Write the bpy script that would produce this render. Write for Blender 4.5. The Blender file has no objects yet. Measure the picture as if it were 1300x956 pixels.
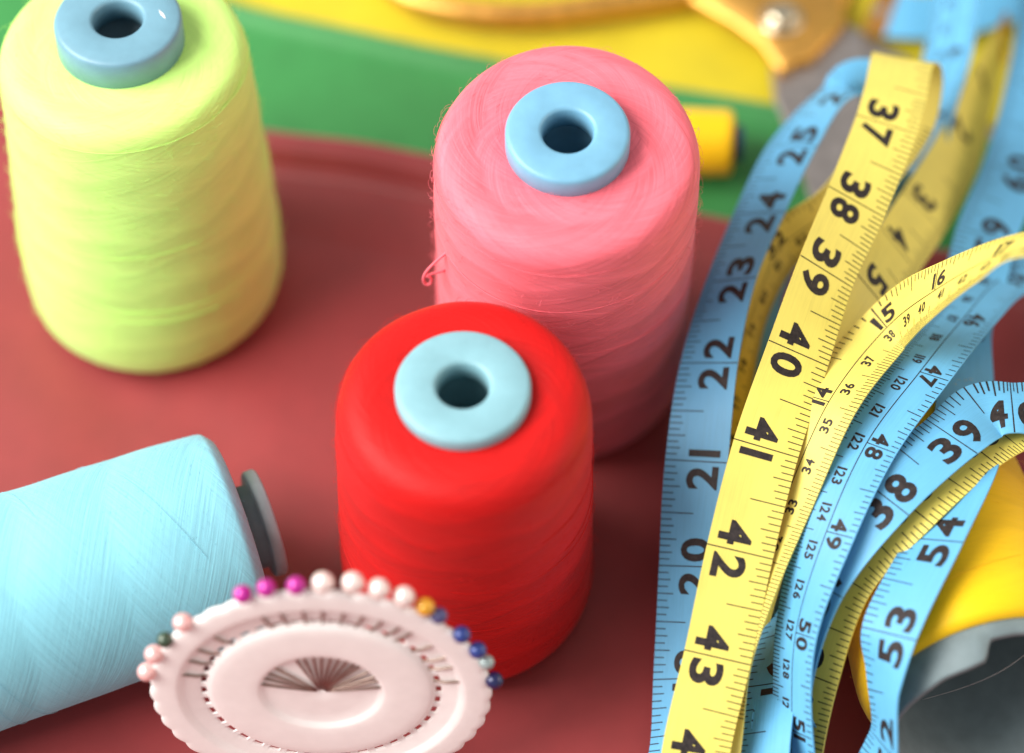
import bpy, bmesh, math, random
import numpy as np
from mathutils import Vector, Matrix, noise

random.seed(7)
SC = bpy.context.scene
COL = SC.collection
S = 0.01                       # everything below is written in centimetres


# ------------------------------------------------------------------ camera
cam_d = bpy.data.cameras.new("camera")
cam = bpy.data.objects.new("camera", cam_d)
COL.objects.link(cam)
PITCH = math.radians(55)
cam.location = (0, -61 / math.tan(PITCH) * S, 61 * S)
cam.rotation_euler = (math.radians(90) - PITCH, 0, 0)
cam_d.sensor_width = 36
cam_d.lens = 3700 / 1300 * 36
cam_d.shift_y = -45 / 1300
cam_d.clip_start = 0.02
cam_d.clip_end = 30
cam_d.dof.use_dof = True
cam_d.dof.focus_distance = 0.660
cam_d.dof.aperture_fstop = 4.1
SC.camera = cam

# ------------------------------------------------------------------ light
world = bpy.data.worlds.new("World")
SC.world = world
world.use_nodes = True
bg = world.node_tree.nodes["Background"]
bg.inputs[0].default_value = (1.0, 0.97, 0.95, 1)
bg.inputs[1].default_value = 0.55


def area_light(name, loc, target, size, power, color):
    ld = bpy.data.lights.new(name, 'AREA')
    ld.shape = 'RECTANGLE'
    ld.size, ld.size_y = size[0] * S, size[1] * S
    ld.energy = power
    ld.color = color
    lo = bpy.data.objects.new(name, ld)
    COL.objects.link(lo)
    lo.location = Vector(loc) * S
    lo.rotation_euler = (Vector(target) - Vector(loc)).to_track_quat('-Z', 'Y').to_euler()
    return lo


area_light("window_light", (-82, -15, 80), (0, 0, 3), (100, 85), 30.0, (1.0, 0.97, 0.93))
area_light("warm_fill", (75, -5, 34), (0, 0, 4), (60, 40), 2.0, (1.0, 0.78, 0.62))
SC.view_settings.view_transform = 'Standard'
SC.view_settings.look = 'None'
SC.view_settings.exposure = 0.0
SC.view_settings.gamma = 1.0
SC.cycles.max_bounces = 10
SC.cycles.diffuse_bounces = 6


# ------------------------------------------------------------------ object helpers
def tag(o, label=None, cat=None, group=None, kind=None):
    if label: o['label'] = label
    if cat: o['category'] = cat
    if group: o['group'] = group
    if kind: o['kind'] = kind
    return o


def empty(name, loc=(0, 0, 0)):
    o = bpy.data.objects.new(name, None)
    o.empty_display_size = 0.01
    COL.objects.link(o)
    o.location = Vector(loc) * S
    return o


class MB:
    """collects vertices (cm), faces and one UV per vertex, then links ONE mesh object"""
    def __init__(self):
        self.v, self.f, self.uv = [], [], []

    def add(self, verts, faces, uvs=None):
        b = len(self.v)
        self.v += [tuple(p) for p in verts]
        self.f += [tuple(i + b for i in q) for q in faces]
        self.uv += list(uvs) if uvs is not None else [(0.0, 0.0)] * len(verts)
        return b

    def build(self, name, mat, parent=None, smooth=True, loop_uv=None):
        me = bpy.data.meshes.new(name)
        me.from_pydata([(x * S, y * S, z * S) for x, y, z in self.v], [], self.f)
        uvl = me.uv_layers.new(name="UVMap")
        arr = np.zeros((len(me.loops), 2), np.float32)
        vi = np.zeros(len(me.loops), np.int32)
        me.loops.foreach_get("vertex_index", vi)
        arr[:] = np.array(self.uv, np.float32)[vi]
        uvl.data.foreach_set("uv", arr.ravel())
        if smooth:
            me.polygons.foreach_set("use_smooth", [True] * len(me.polygons))
        me.materials.append(mat)
        me.update()
        o = bpy.data.objects.new(name, me)
        COL.objects.link(o)
        if parent: o.parent = parent
        return o


def recalc(o):
    bm = bmesh.new(); bm.from_mesh(o.data)
    bmesh.ops.recalc_face_normals(bm, faces=bm.faces)
    bm.to_mesh(o.data); bm.free()
    return o


def add_lathe(mb, prof, n=96, wob=0.0, seed=0, rfun=None):
    """profile [(r,z)] turned about z; UV = (turn, length along the profile in cm). Seam at +y (back)."""
    ln = [0.0]
    for a, b in zip(prof, prof[1:]):
        ln.append(ln[-1] + math.hypot(b[0] - a[0], b[1] - a[1]))
    verts, uvs, faces = [], [], []
    for i in range(n + 1):
        u = i / n
        a = math.pi / 2 + 2 * math.pi * u
        for j, (r, z) in enumerate(prof):
            rr = r
            if rfun: rr = r + rfun(u, ln[j], r, z)
            if wob:
                rr += wob * noise.noise(Vector((math.cos(a) * 1.5, math.sin(a) * 1.5, z * 0.9 + seed)))
            verts.append((rr * math.cos(a), rr * math.sin(a), z))
            uvs.append((u, ln[j]))
    m = len(prof)
    for i in range(n):
        for j in range(m - 1):
            faces.append((i * m + j, (i + 1) * m + j, (i + 1) * m + j + 1, i * m + j + 1))
    mb.add(verts, faces, uvs)


def fine(prof, step=0.12):
    """Catmull-Rom resampling of a profile"""
    out = []
    P = [Vector((r, z)) for r, z in prof]
    for i in range(len(P) - 1):
        p0, p1, p2, p3 = P[max(i - 1, 0)], P[i], P[i + 1], P[min(i + 2, len(P) - 1)]
        k = max(1, int((p2 - p1).length / step))
        for q in range(k):
            t = q / k
            out.append(0.5 * ((2 * p1) + (p2 - p0) * t + (2 * p0 - 5 * p1 + 4 * p2 - p3) * t * t +
                              (3 * p1 - p0 - 3 * p2 + p3) * t ** 3))
    out.append(P[-1])
    return [(v.x, v.y) for v in out]


def add_tube(mb, pts, rad, n=8, closed_ends=True, uvk=1.0):
    pts = [Vector(p) for p in pts]
    verts, faces = [], []
    prev = None
    for i, p in enumerate(pts):
        t = (pts[min(i + 1, len(pts) - 1)] - pts[max(i - 1, 0)]).normalized()
        if prev is None:
            ref = Vector((0, 0, 1)) if abs(t.z) < .9 else Vector((1, 0, 0))
            s = t.cross(ref).normalized()
        else:
            s = (prev - t * prev.dot(t)).normalized()
        prev = s
        b = t.cross(s)
        r = rad(i / (len(pts) - 1)) if callable(rad) else rad
        for k in range(n):
            a = 2 * math.pi * k / n
            verts.append(p + (s * math.cos(a) + b * math.sin(a)) * r)
    for i in range(len(pts) - 1):
        for k in range(n):
            faces.append((i * n + k, i * n + (k + 1) % n, (i + 1) * n + (k + 1) % n, (i + 1) * n + k))
    if closed_ends:
        faces.append(tuple(range(n - 1, -1, -1)))
        faces.append(tuple(range((len(pts) - 1) * n, len(pts) * n)))
    mb.add(verts, faces)


def add_prism(mb, poly, z0, z1, bev=0.06):
    """extruded outline with a chamfered upper edge"""
    n = len(poly)
    c = Vector((sum(p[0] for p in poly) / n, sum(p[1] for p in poly) / n))
    area = sum(poly[i][0] * poly[(i + 1) % n][1] - poly[(i + 1) % n][0] * poly[i][1] for i in range(n))
    if area < 0: poly = poly[::-1]
    def inset(d):
        out = []
        for i in range(n):
            a, b, e = Vector(poly[i - 1]), Vector(poly[i]), Vector(poly[(i + 1) % n])
            d1, d2 = (b - a).normalized(), (e - b).normalized()
            n1, n2 = Vector((-d1.y, d1.x)), Vector((-d2.y, d2.x))
            m = (n1 + n2)
            m = m.normalized() / max(0.4, math.sqrt((1 + n1.dot(n2)) / 2)) if m.length > 1e-4 else n1
            out.append(b + m * d)
        return out
    ins = inset(bev)
    verts = [(p[0], p[1], z0) for p in poly] + [(p[0], p[1], z1 - bev) for p in poly] + [(p.x, p.y, z1) for p in ins]
    faces = [tuple(range(n - 1, -1, -1)), tuple(range(2 * n, 3 * n))]
    for l in range(2):
        for i in range(n):
            j = (i + 1) % n
            faces.append((l * n + i, l * n + j, (l + 1) * n + j, (l + 1) * n + i))
    mb.add(verts, faces)


def lathe_obj(name, prof, mat, parent, n=96, **k):
    mb = MB(); add_lathe(mb, prof, n, **k)
    return mb.build(name, mat, parent)


# ------------------------------------------------------------------ materials
def new_mat(name):
    m = bpy.data.materials.new(name)
    m.use_nodes = True
    nt = m.node_tree
    return m, nt, nt.nodes["Principled BSDF"]


def node(nt, typ, **kw):
    n = nt.nodes.new(typ)
    for k, v in kw.items(): setattr(n, k, v)
    return n


def math_node(nt, op, a, b=None, c=None):
    n = node(nt, 'ShaderNodeMath', operation=op)
    for i, x in enumerate((a, b, c)):
        if x is None: continue
        if isinstance(x, (int, float)): n.inputs[i].default_value = x
        else: nt.links.new(x, n.inputs[i])
    return n.outputs[0]


def noise_node(nt, vec, scale, detail=2.0, rough=0.5):
    n = node(nt, 'ShaderNodeTexNoise')
    n.inputs['Scale'].default_value = scale
    n.inputs['Detail'].default_value = detail
    n.inputs['Roughness'].default_value = rough
    if vec is not None: nt.links.new(vec, n.inputs['Vector'])
    return n.outputs['Fac']


def ramp(nt, fac, stops):
    r = node(nt, 'ShaderNodeValToRGB')
    e = r.color_ramp.elements
    while len(e) > 1: e.remove(e[0])
    e[0].position, e[0].color = stops[0][0], (*stops[0][1], 1)
    for p, c in stops[1:]:
        q = e.new(p); q.color = (*c, 1)
    nt.links.new(fac, r.inputs[0])
    return r.outputs[0]


def scaled(c, k): return tuple(min(1.0, x * k) for x in c)


def thread_material(name, col, sheen=0.3, lay=0.30, bands=0.95, contrast=0.16, bump=0.8, turns=19.0, sat=None, fine_k=1.0):
    """yarn wound on a cone: fine strands run round the body in two crossing lays, in broad helical bands"""
    m, nt, b = new_mat(name)
    uv = node(nt, 'ShaderNodeUVMap', uv_map="UVMap").outputs[0]
    sep = node(nt, 'ShaderNodeSeparateXYZ'); nt.links.new(uv, sep.inputs[0])
    u, v = sep.outputs[0], sep.outputs[1]
    ang = math_node(nt, 'MULTIPLY', u, 2 * math.pi)
    ca, sa = math_node(nt, 'COSINE', ang), math_node(nt, 'SINE', ang)
    # near the back, cross-fade into the pattern one turn earlier so that no seam shows
    fade = node(nt, 'ShaderNodeMapRange', interpolation_type='SMOOTHSTEP')
    nt.links.new(u, fade.inputs[0]); fade.inputs[1].default_value = 0.80; fade.inputs[2].default_value = 1.0
    u2 = math_node(nt, 'SUBTRACT', u, 1.0)

    def lerp(f, x, y):
        mx = node(nt, 'ShaderNodeMix')
        nt.links.new(f, mx.inputs[0]); nt.links.new(x, mx.inputs[2]); nt.links.new(y, mx.inputs[3])
        return mx.outputs[0]

    def strand(uu, sgn, off):
        # v sheared by the lay: a strand climbs lay*turns cm per turn
        vv = math_node(nt, 'MULTIPLY_ADD', uu, sgn * lay * turns, v)
        comb = node(nt, 'ShaderNodeCombineXYZ')
        nt.links.new(math_node(nt, 'MULTIPLY', uu, turns * 0.35), comb.inputs[0])
        nt.links.new(math_node(nt, 'MULTIPLY', vv, 11.0 * fine_k), comb.inputs[1])
        comb.inputs[2].default_value = off
        return noise_node(nt, comb.outputs[0], 1.0, 3.5, 0.65)
    strands = [lerp(fade.outputs[0], strand(u, sg, of), strand(u2, sg, of)) for sg, of in ((1, 0.0), (-1, 7.3))]
    # bands: which lay lies uppermost changes along the body
    bn = node(nt, 'ShaderNodeCombineXYZ')
    nt.links.new(ca, bn.inputs[0]); nt.links.new(sa, bn.inputs[1])
    nt.links.new(math_node(nt, 'MULTIPLY', v, 0.35), bn.inputs[2])
    wob = noise_node(nt, bn.outputs[0], 1.3, 1.0)
    ph = math_node(nt, 'MULTIPLY', math_node(nt, 'ADD', math_node(nt, 'MULTIPLY_ADD', u, 1 / bands, v), math_node(nt, 'MULTIPLY', wob, 1.4)), bands)
    saw = math_node(nt, 'FRACT', ph)
    tri = math_node(nt, 'SMOOTH_MIN', saw, math_node(nt, 'MULTIPLY', math_node(nt, 'SUBTRACT', 1.0, saw), 5.0), 0.25)
    wn = noise_node(nt, bn.outputs[0], 2.6, 2.0)
    st = lerp(tri, strands[0], strands[1])
    fac = math_node(nt, 'ADD', math_node(nt, 'MULTIPLY', st, 0.66), math_node(nt, 'ADD', math_node(nt, 'MULTIPLY', tri, 0.20), math_node(nt, 'MULTIPLY', wn, 0.14)))
    lo, hi = scaled(col, 1 - contrast * 1.6), scaled(col, 1 + contrast)
    colr = ramp(nt, fac, [(0.22, lo), (0.62, hi)])
    nt.links.new(colr, b.inputs['Base Color'])
    bp = node(nt, 'ShaderNodeBump'); bp.inputs['Strength'].default_value = bump; bp.inputs['Distance'].default_value = 0.0004
    h = math_node(nt, 'ADD', math_node(nt, 'MULTIPLY', st, 0.86), math_node(nt, 'MULTIPLY', tri, 0.14))
    nt.links.new(h, bp.inputs['Height']); nt.links.new(bp.outputs[0], b.inputs['Normal'])
    b.inputs['Roughness'].default_value = 0.55
    b.inputs['Specular IOR Level'].default_value = 0.25
    b.inputs['Sheen Weight'].default_value = sheen
    b.inputs['Sheen Roughness'].default_value = 0.45
    b.inputs['Sheen Tint'].default_value = (*[0.5 + 0.5 * x for x in col], 1)
    b.inputs['Subsurface Weight'].default_value = 0.05
    b.inputs['Subsurface Radius'].default_value = (0.004, 0.003, 0.003)
    b.inputs['Subsurface Scale'].default_value = 0.4
    return m


def plastic(name, col, rough=0.38, var=0.06, bump=0.02, sss=0.1, scale=220):
    m, nt, b = new_mat(name)
    tc = node(nt, 'ShaderNodeTexCoord').outputs['Object']
    f = noise_node(nt, tc, scale, 3.0)
    nt.links.new(ramp(nt, f, [(0.3, scaled(col, 1 - var)), (0.7, scaled(col, 1 + var))]), b.inputs['Base Color'])
    bp = node(nt, 'ShaderNodeBump'); bp.inputs['Strength'].default_value = bump * 5; bp.inputs['Distance'].default_value = 0.0002
    nt.links.new(noise_node(nt, tc, scale * 5, 2.0), bp.inputs['Height'])
    nt.links.new(bp.outputs[0], b.inputs['Normal'])
    b.inputs['Roughness'].default_value = rough
    b.inputs['Subsurface Weight'].default_value = sss
    b.inputs['Subsurface Radius'].default_value = (0.003, 0.003, 0.003)
    b.inputs['Subsurface Scale'].default_value = 0.5
    return m


def metal(name, col, rough=0.3, scale=300, bump=0.05):
    m, nt, b = new_mat(name)
    tc = node(nt, 'ShaderNodeTexCoord').outputs['Object']
    f = noise_node(nt, tc, scale, 4.0)
    nt.links.new(ramp(nt, f, [(0.3, scaled(col, 0.85)), (0.7, scaled(col, 1.1))]), b.inputs['Base Color'])
    r = node(nt, 'ShaderNodeMapRange'); nt.links.new(f, r.inputs[0])
    r.inputs[3].default_value, r.inputs[4].default_value = rough * 0.75, rough * 1.3
    nt.links.new(r.outputs[0], b.inputs['Roughness'])
    b.inputs['Metallic'].default_value = 1.0
    bp = node(nt, 'ShaderNodeBump'); bp.inputs['Strength'].default_value = bump; bp.inputs['Distance'].default_value = 0.0002
    nt.links.new(f, bp.inputs['Height']); nt.links.new(bp.outputs[0], b.inputs['Normal'])
    return m


def cloth_material(name, col, rough=0.5, sheen=0.5, spec=0.5):
    m, nt, b = new_mat(name)
    tc = node(nt, 'ShaderNodeTexCoord').outputs['Object']
    w1 = node(nt, 'ShaderNodeTexWave', bands_direction='X'); w2 = node(nt, 'ShaderNodeTexWave', bands_direction='Y')
    for w in (w1, w2):
        w.inputs['Scale'].default_value = 700; w.inputs['Distortion'].default_value = 1.5
        w.inputs['Detail'].default_value = 1.0
        nt.links.new(tc, w.inputs['Vector'])
    h = math_node(nt, 'ADD', w1.outputs['Fac'], w2.outputs['Fac'])
    f = noise_node(nt, tc, 60, 4.0, 0.6)
    nt.links.new(ramp(nt, f, [(0.3, scaled(col, 0.9)), (0.7, scaled(col, 1.08))]), b.inputs['Base Color'])
    bp = node(nt, 'ShaderNodeBump'); bp.inputs['Strength'].default_value = 0.25; bp.inputs['Distance'].default_value = 0.0001
    nt.links.new(h, bp.inputs['Height']); nt.links.new(bp.outputs[0], b.inputs['Normal'])
    b.inputs['Roughness'].default_value = rough
    b.inputs['Specular IOR Level'].default_value = spec
    b.inputs['Sheen Weight'].default_value = sheen
    b.inputs['Sheen Roughness'].default_value = 0.5
    b.inputs['Sheen Tint'].default_value = (*[0.6 + 0.4 * x for x in col], 1)
    return m


def tape_material(name, col):
    """coated fibreglass band: faint weave lines along the length, fine handling marks"""
    m, nt, b = new_mat(name)
    uv = node(nt, 'ShaderNodeUVMap', uv_map="UVMap").outputs[0]
    sep = node(nt, 'ShaderNodeSeparateXYZ'); nt.links.new(uv, sep.inputs[0])
    c1 = node(nt, 'ShaderNodeCombineXYZ')
    nt.links.new(math_node(nt, 'MULTIPLY', sep.outputs[0], 34.0), c1.inputs[0])
    nt.links.new(math_node(nt, 'MULTIPLY', sep.outputs[1], 0.55), c1.inputs[1])
    streak = noise_node(nt, c1.outputs[0], 1.0, 3.0, 0.65)
    c2 = node(nt, 'ShaderNodeCombineXYZ')
    nt.links.new(math_node(nt, 'MULTIPLY', sep.outputs[0], 1.2), c2.inputs[0])
    nt.links.new(math_node(nt, 'MULTIPLY', sep.outputs[1], 0.9), c2.inputs[1])
    blot = noise_node(nt, c2.outputs[0], 1.0, 4.0, 0.6)
    f = math_node(nt, 'ADD', math_node(nt, 'MULTIPLY', streak, 0.6), math_node(nt, 'MULTIPLY', blot, 0.4))
    nt.links.new(ramp(nt, f, [(0.30, scaled(col, 0.86)), (0.52, col), (0.72, scaled(col, 1.08))]), b.inputs['Base Color'])
    rr = node(nt, 'ShaderNodeMapRange'); nt.links.new(streak, rr.inputs[0])
    rr.inputs[3].default_value, rr.inputs[4].default_value = 0.36, 0.54
    nt.links.new(rr.outputs[0], b.inputs['Roughness'])
    bp = node(nt, 'ShaderNodeBump'); bp.inputs['Strength'].default_value = 0.18; bp.inputs['Distance'].default_value = 0.0002
    nt.links.new(f, bp.inputs['Height']); nt.links.new(bp.outputs[0], b.inputs['Normal'])
    b.inputs['Specular IOR Level'].default_value = 0.4
    return m


def ink_material():
    m, nt, b = new_mat("tape_ink")
    tc = node(nt, 'ShaderNodeTexCoord').outputs['Object']
    f = noise_node(nt, tc, 900, 3.0, 0.7)
    nt.links.new(ramp(nt, f, [(0.35, (0.012, 0.009, 0.010)), (0.75, (0.045, 0.034, 0.032))]), b.inputs['Base Color'])
    b.inputs['Roughness'].default_value = 0.55
    b.inputs['Specular IOR Level'].default_value = 0.3
    return m


LIME, PINK, RED = (0.58, 0.96, 0.22), (0.95, 0.155, 0.20), (0.53, 0.004, 0.0035)
CYAN, AMBER = (0.22, 0.55, 0.66), (0.92, 0.56, 0.006)
M_LIME = thread_material("lime_yarn", LIME, contrast=0.12, bump=0.7)
M_PINK = thread_material("pink_yarn", PINK, contrast=0.24, bump=1.0)
M_RED = thread_material("red_yarn", RED, sheen=0.08)
M_CYAN = thread_material("turquoise_yarn", CYAN, lay=0.45, bands=0.42, contrast=0.13, turns=17.0)
M_AMBER = thread_material("amber_yarn", AMBER, lay=0.2, contrast=0.06, bump=0.4)
M_CORE = plastic("pale_blue_plastic", (0.17, 0.40, 0.57), 0.40)
M_CORE_LIME = plastic("dusty_blue_plastic", (0.15, 0.31, 0.40), 0.42)
M_CORE_RED = plastic("frosted_blue_plastic", (0.22, 0.43, 0.49), 0.48)
M_GREY = plastic("grey_plastic", (0.165, 0.22, 0.235), 0.6, 0.10)
M_CYANCORE = plastic("light_grey_plastic", (0.26, 0.33, 0.35), 0.5, 0.08)
M_NAVY = plastic("navy_plastic", (0.012, 0.045, 0.16), 0.35)
M_HOLE_SHADE = plastic("hole_shade_dark", (0.018, 0.04, 0.07), 0.6, 0.1, 0.02, 0.0)  # near-black colour standing in for the shade down the core holes
M_WHITE = plastic("white_plastic", (0.93, 0.88, 0.86), 0.42, 0.03)
M_YTAPE = tape_material("yellow_band", (0.79, 0.67, 0.14))
M_BTAPE = tape_material("blue_band", (0.125, 0.42, 0.69))
M_INK = ink_material()
M_GOLD = metal("gold_plate", (0.86, 0.47, 0.11), 0.42)
M_SCREW = metal("brass_screw", (0.66, 0.58, 0.42), 0.22)
M_STEEL = metal("brushed_steel", (0.46, 0.42, 0.40), 0.42)
M_COPPER = metal("copper_tip", (0.62, 0.30, 0.08), 0.38)
M_PIN = metal("pin_steel", (0.36, 0.27, 0.23), 0.33)
M_RCLOTH = cloth_material("red_satin", (0.27, 0.026, 0.028), 0.5, 0.5, 0.5)
M_GCLOTH = cloth_material("green_satin", (0.034, 0.235, 0.055), 0.5, 0.3, 0.4)
M_YCLOTH = cloth_material("yellow_satin", (0.60, 0.49, 0.010), 0.5, 0.3, 0.4)
M_TABLE = plastic("table_laminate", (0.55, 0.5, 0.45), 0.5, 0.1, 0.02, 0.0, 20)

# ------------------------------------------------------------------ setting: table top under three sheets of cloth
mb = MB()
add_prism(mb, [(-60, -50), (60, -50), (60, 60), (-60, 60)], -3.4, -0.42, 0.3)
tag(mb.build("table_top", M_TABLE, smooth=False), kind='structure')


def edge_fn(pts):
    xs = np.array([p[0] for p in pts]); ys = np.array([p[1] for p in pts])
    def f(x):
        # smoothed piecewise-linear outline
        return float(np.mean([np.interp(x + d, xs, ys) for d in np.linspace(-0.9, 0.9, 7)]))
    return f


def cloth(name, mat, yfun, y_near, base, hem, seed, label, xr=(-42, 42)):
    """sheet from its far edge yfun(x) down to y_near; hem(x, d) lifts it at distance d from that edge"""
    xs = np.linspace(xr[0], xr[1], 240)
    ds = np.concatenate([np.linspace(0, 3.5, 71)[:-1], np.linspace(3.5, 60, 90)])
    verts, faces = [], []
    for x in xs:
        y0 = yfun(x)
        yn = y_near(x) if callable(y_near) else y_near
        for d in ds:
            y = y0 - d
            if y < yn: y = yn
            z = base + hem(x, d)
            seed = 3.0          # the sheets lie in the same hollows, one on the other
            z += (0.24 * noise.noise(Vector((x * 0.16 + seed, y * 0.13, 0))) + 0.07 * noise.noise(Vector((x * 0.42 + y * .2, y * 0.33 - x * .15, seed))) + .05)
            verts.append((x, y, z))
    m = len(ds)
    for i in range(len(xs) - 1):
        for j in range(m - 1):
            faces.append((i * m + j, i * m + j + 1, (i + 1) * m + j + 1, (i + 1) * m + j))
    mb = MB(); mb.add(verts, faces)
    o = mb.build(name, mat)
    sm = o.modifiers.new("thickness", 'SOLIDIFY'); sm.thickness = 0.05 * S; sm.offset = -1
    tag(o, label, "fabric", "sheets of cloth on the table")
    return o


def bump1(d, c, w): return math.exp(-((d - c) / w) ** 2)
def sstep(a, b, x):
    t = min(1, max(0, (x - a) / (b - a))); return t * t * (3 - 2 * t)


red_edge = edge_fn([(-42, 16.5), (-16.14, 9.17), (-13.92, 8.52), (-10.63, 7.5), (-6.33, 6.46), (-4.21, 6.14), (-1.99, 5.6), (1.04, 4.8), (4.97, 3.83), (7.21, 3.3), (11.27, 2.6), (13.28, 2.16), (15.65, 1.46), (42, -6)])
green_edge = edge_fn([(-42, 26), (-12.2, 13.52), (-9.9, 12.33), (-7.31, 11.11), (-4.55, 10.3), (-1.94, 9.5), (-0.65, 9.17), (1.93, 8.61), (4.69, 8.05), (5.97, 7.83), (7.44, 7.5), (10.56, 6.68), (13.68, 6.14), (42, 0)])


def red_hem(x, d):
    a = 0.58 * sstep(-16, -8, x) * (1 - 0.75 * sstep(0.5, 4.5, x))
    return a * float(np.interp(d, (0, .12, .3, .8, 1.0, 1.12, 1.3, 1.6, 2.2, 3.4), (0, .45, .66, .60, .22, 0.0, .02, .34, .30, 0)))


def green_hem(x, d):
    return 0.22 * bump1(d, 0.3, 0.3) + 0.16 * bump1(d, 1.9, .8) * sstep(-2, 5, x)


cloth("yellow_cloth", M_YCLOTH, lambda x: 40.0, lambda x: green_edge(x) - 2.6, 0.05, lambda x, d: 0.0, 31.0, "bright yellow cloth lying under the gold scissors at the back")
cloth("green_cloth", M_GCLOTH, green_edge, lambda x: red_edge(x) - 2.6, 0.20, green_hem, 11.0, "green cloth spread between the yellow and the red cloth")
cloth("red_cloth", M_RCLOTH, red_edge, -46, 0.36, red_hem, 3.0, "dull red satin cloth under the spools in the foreground")
ZC = 0.50     # top of the red cloth, roughly


# ------------------------------------------------------------------ thread spools
def add_fuzz(mb, prof, count, seed, zmax=None, length=(0.18, 0.45), rad=0.0030):
    """loose fibre ends standing off the wound yarn"""
    rnd = random.Random(seed)
    seg = []
    tot = 0
    for a, b in zip(prof, prof[1:]):
        l = math.hypot(b[0] - a[0], b[1] - a[1]); tot += l * (a[0] + b[0]); seg.append((tot, a, b))
    for _ in range(count):
        q = rnd.random() * tot
        for t, a, b in seg:
            if q <= t: break
        k = rnd.random()
        r, z = a[0] + (b[0] - a[0]) * k, a[1] + (b[1] - a[1]) * k
        th = rnd.random() * 2 * math.pi
        dl = math.hypot(b[0] - a[0], b[1] - a[1]) + 1e-9
        nr, nz = -(b[1] - a[1]) / dl, (b[0] - a[0]) / dl
        if nr < 0 and z > 1: nr, nz = (nr, nz) if nz > 0 else (-nr, -nz)
        er = Vector((math.cos(th), math.sin(th), 0)); et = Vector((-math.sin(th), math.cos(th), 0))
        nrm = er * nr + Vector((0, 0, nz))
        if nrm.z < -0.3: nrm = -nrm
        p = er * r + Vector((0, 0, z))
        L = rnd.uniform(*length)
        side = et * rnd.uniform(-1, 1) + Vector((0, 0, rnd.uniform(-.4, .4)))
        lift = rnd.uniform(0.05, 0.40)
        pts = [p - nrm * 0.02]
        for s in (0.35, 0.7, 1.0):
            pts.append(p + side * L * s + nrm * L * lift * (math.sin(s * rnd.uniform(1.4, 2.9))))
        add_tube(mb, pts, rad, 3, False)


def add_strands(mb, prof, count, seed, lay=(2.0, 6.0), rad=0.011):
    """single threads crossing the winding at a steeper angle, lying on the surface"""
    rnd = random.Random(seed + 50)
    zs = [p[1] for p in prof]; lo, hi = min(zs) + .5, max(zs) - .5
    order = sorted(prof, key=lambda p: p[1])
    side = [p for p in order if p[0] > 2.0]
    rr = [p[0] for p in side]; zz = [p[1] for p in side]
    for _ in range(count):
        z0 = rnd.uniform(lo, hi); th = rnd.uniform(0, 2 * math.pi)
        L = rnd.uniform(*lay) * rnd.choice((-1, 1)); span = rnd.uniform(0.25, 0.6)
        pts = []
        for k in range(40):
            t = k / 39; z = z0 + L * span * (t - .5)
            if not lo < z < hi: continue
            a = th + 2 * math.pi * span * t
            r = float(np.interp(z, zz, rr)) + 0.012 + 0.03 * noise.noise(Vector((math.cos(a) * 1.5, math.sin(a) * 1.5, z * 0.9 + seed)))
            pts.append((r * math.cos(a), r * math.sin(a), z))
        if len(pts) > 6: add_tube(mb, pts, rad, 5, False)


def spool(name, loc, prof, mat, core_mat, ring, label, fuzz=1600, seed=1, tilt=(0, 0, 0), hole=0.58):
    """ring = (outer radius, top z, height of flange); prof = yarn body from the flange outwards and down"""
    root = empty(name, loc)
    root.rotation_euler = tilt
    R, zt, h = ring
    pf = fine(prof, 0.10)
    mb = MB()
    add_lathe(mb, pf, 160, wob=0.035, seed=seed * 5.1)
    add_fuzz(mb, pf, fuzz, seed)
    add_strands(mb, pf, 9, seed, (0.4, 1.6), 0.009)
    mb.build("yarn", mat, root)
    e = 0.11
    cp = [(0.80, 0.02), (1.75, 0.02), (1.75, 0.35), (1.25, 0.6), (1.05, zt - 1.2), (R - 0.10, zt - h - 0.35), (R - .03, zt - h), (R, zt - h + 0.02),
          (R, zt - e), (R - 0.03, zt - e * 0.45), (R - e * 0.45, zt - 0.03 * 1.0), (R - e, zt),
          (hole + 0.10, zt), (hole + 0.03, zt - 0.03), (hole, zt - 0.10), (hole - 0.02, zt - 0.62),
          (R - 0.16, zt - 0.64), (R - 0.14, zt - 1.1), (1.1, zt - 2.0), (0.80, 0.6), (0.80, 0.02)]
    lathe_obj("core", cp, core_mat, root, 96)
    lathe_obj("hole_shade_lining", [(hole + 0.06, zt - 0.655), (R - 0.22, zt - 0.66), (R - 0.22, zt - 1.3), (0.78, 2.0), (0.76, 0.04), (0.01, 0.04)], M_HOLE_SHADE, root, 64)  # added dark lining: paints the shade inside the hole, not a separate tube
    lab = tag(root, label, "thread spool", "cones of sewing thread on plastic cores")
    return root


LIME_P = [(1.20, 8.98), (1.60, 9.00), (2.1, 8.98), (2.5, 8.92), (2.74, 8.80), (2.88, 8.55), (2.94, 8.1), (3.0, 7.0), (3.08, 5.6), (3.17, 4.0), (3.24, 2.4), (3.25, 1.3), (3.20, 0.6), (3.02, 0.2), (2.6, 0.05), (1.7, 0.05)]
PINK_P = [(1.20, 9.71), (1.60, 9.75), (2.1, 9.75), (2.5, 9.73), (2.80, 9.62), (2.96, 9.35), (3.02, 8.8), (3.04, 7.2), (3.04, 5.2), (3.06, 3.2), (3.09, 1.5), (3.06, 0.6), (2.88, 0.18), (2.4, 0.05), (1.7, 0.05)]
RED_P = [(1.30, 8.28), (1.62, 8.32), (2.05, 8.33), (2.42, 8.24), (2.68, 7.98), (2.81, 7.4), (2.85, 6.4), (2.89, 4.6), (2.94, 2.8), (2.96, 1.3), (2.90, 0.55), (2.70, 0.18), (2.3, 0.05), (1.6, 0.05)]
lime = spool("thread_spool", (-9.12, 1.62, ZC - .2), LIME_P, M_LIME, M_CORE_LIME, (1.48, 10.0 - .2, 0.95), "neon lime green thread cone standing at the upper left", 2200, 1, (math.radians(-2.5), 0, 0))
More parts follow.
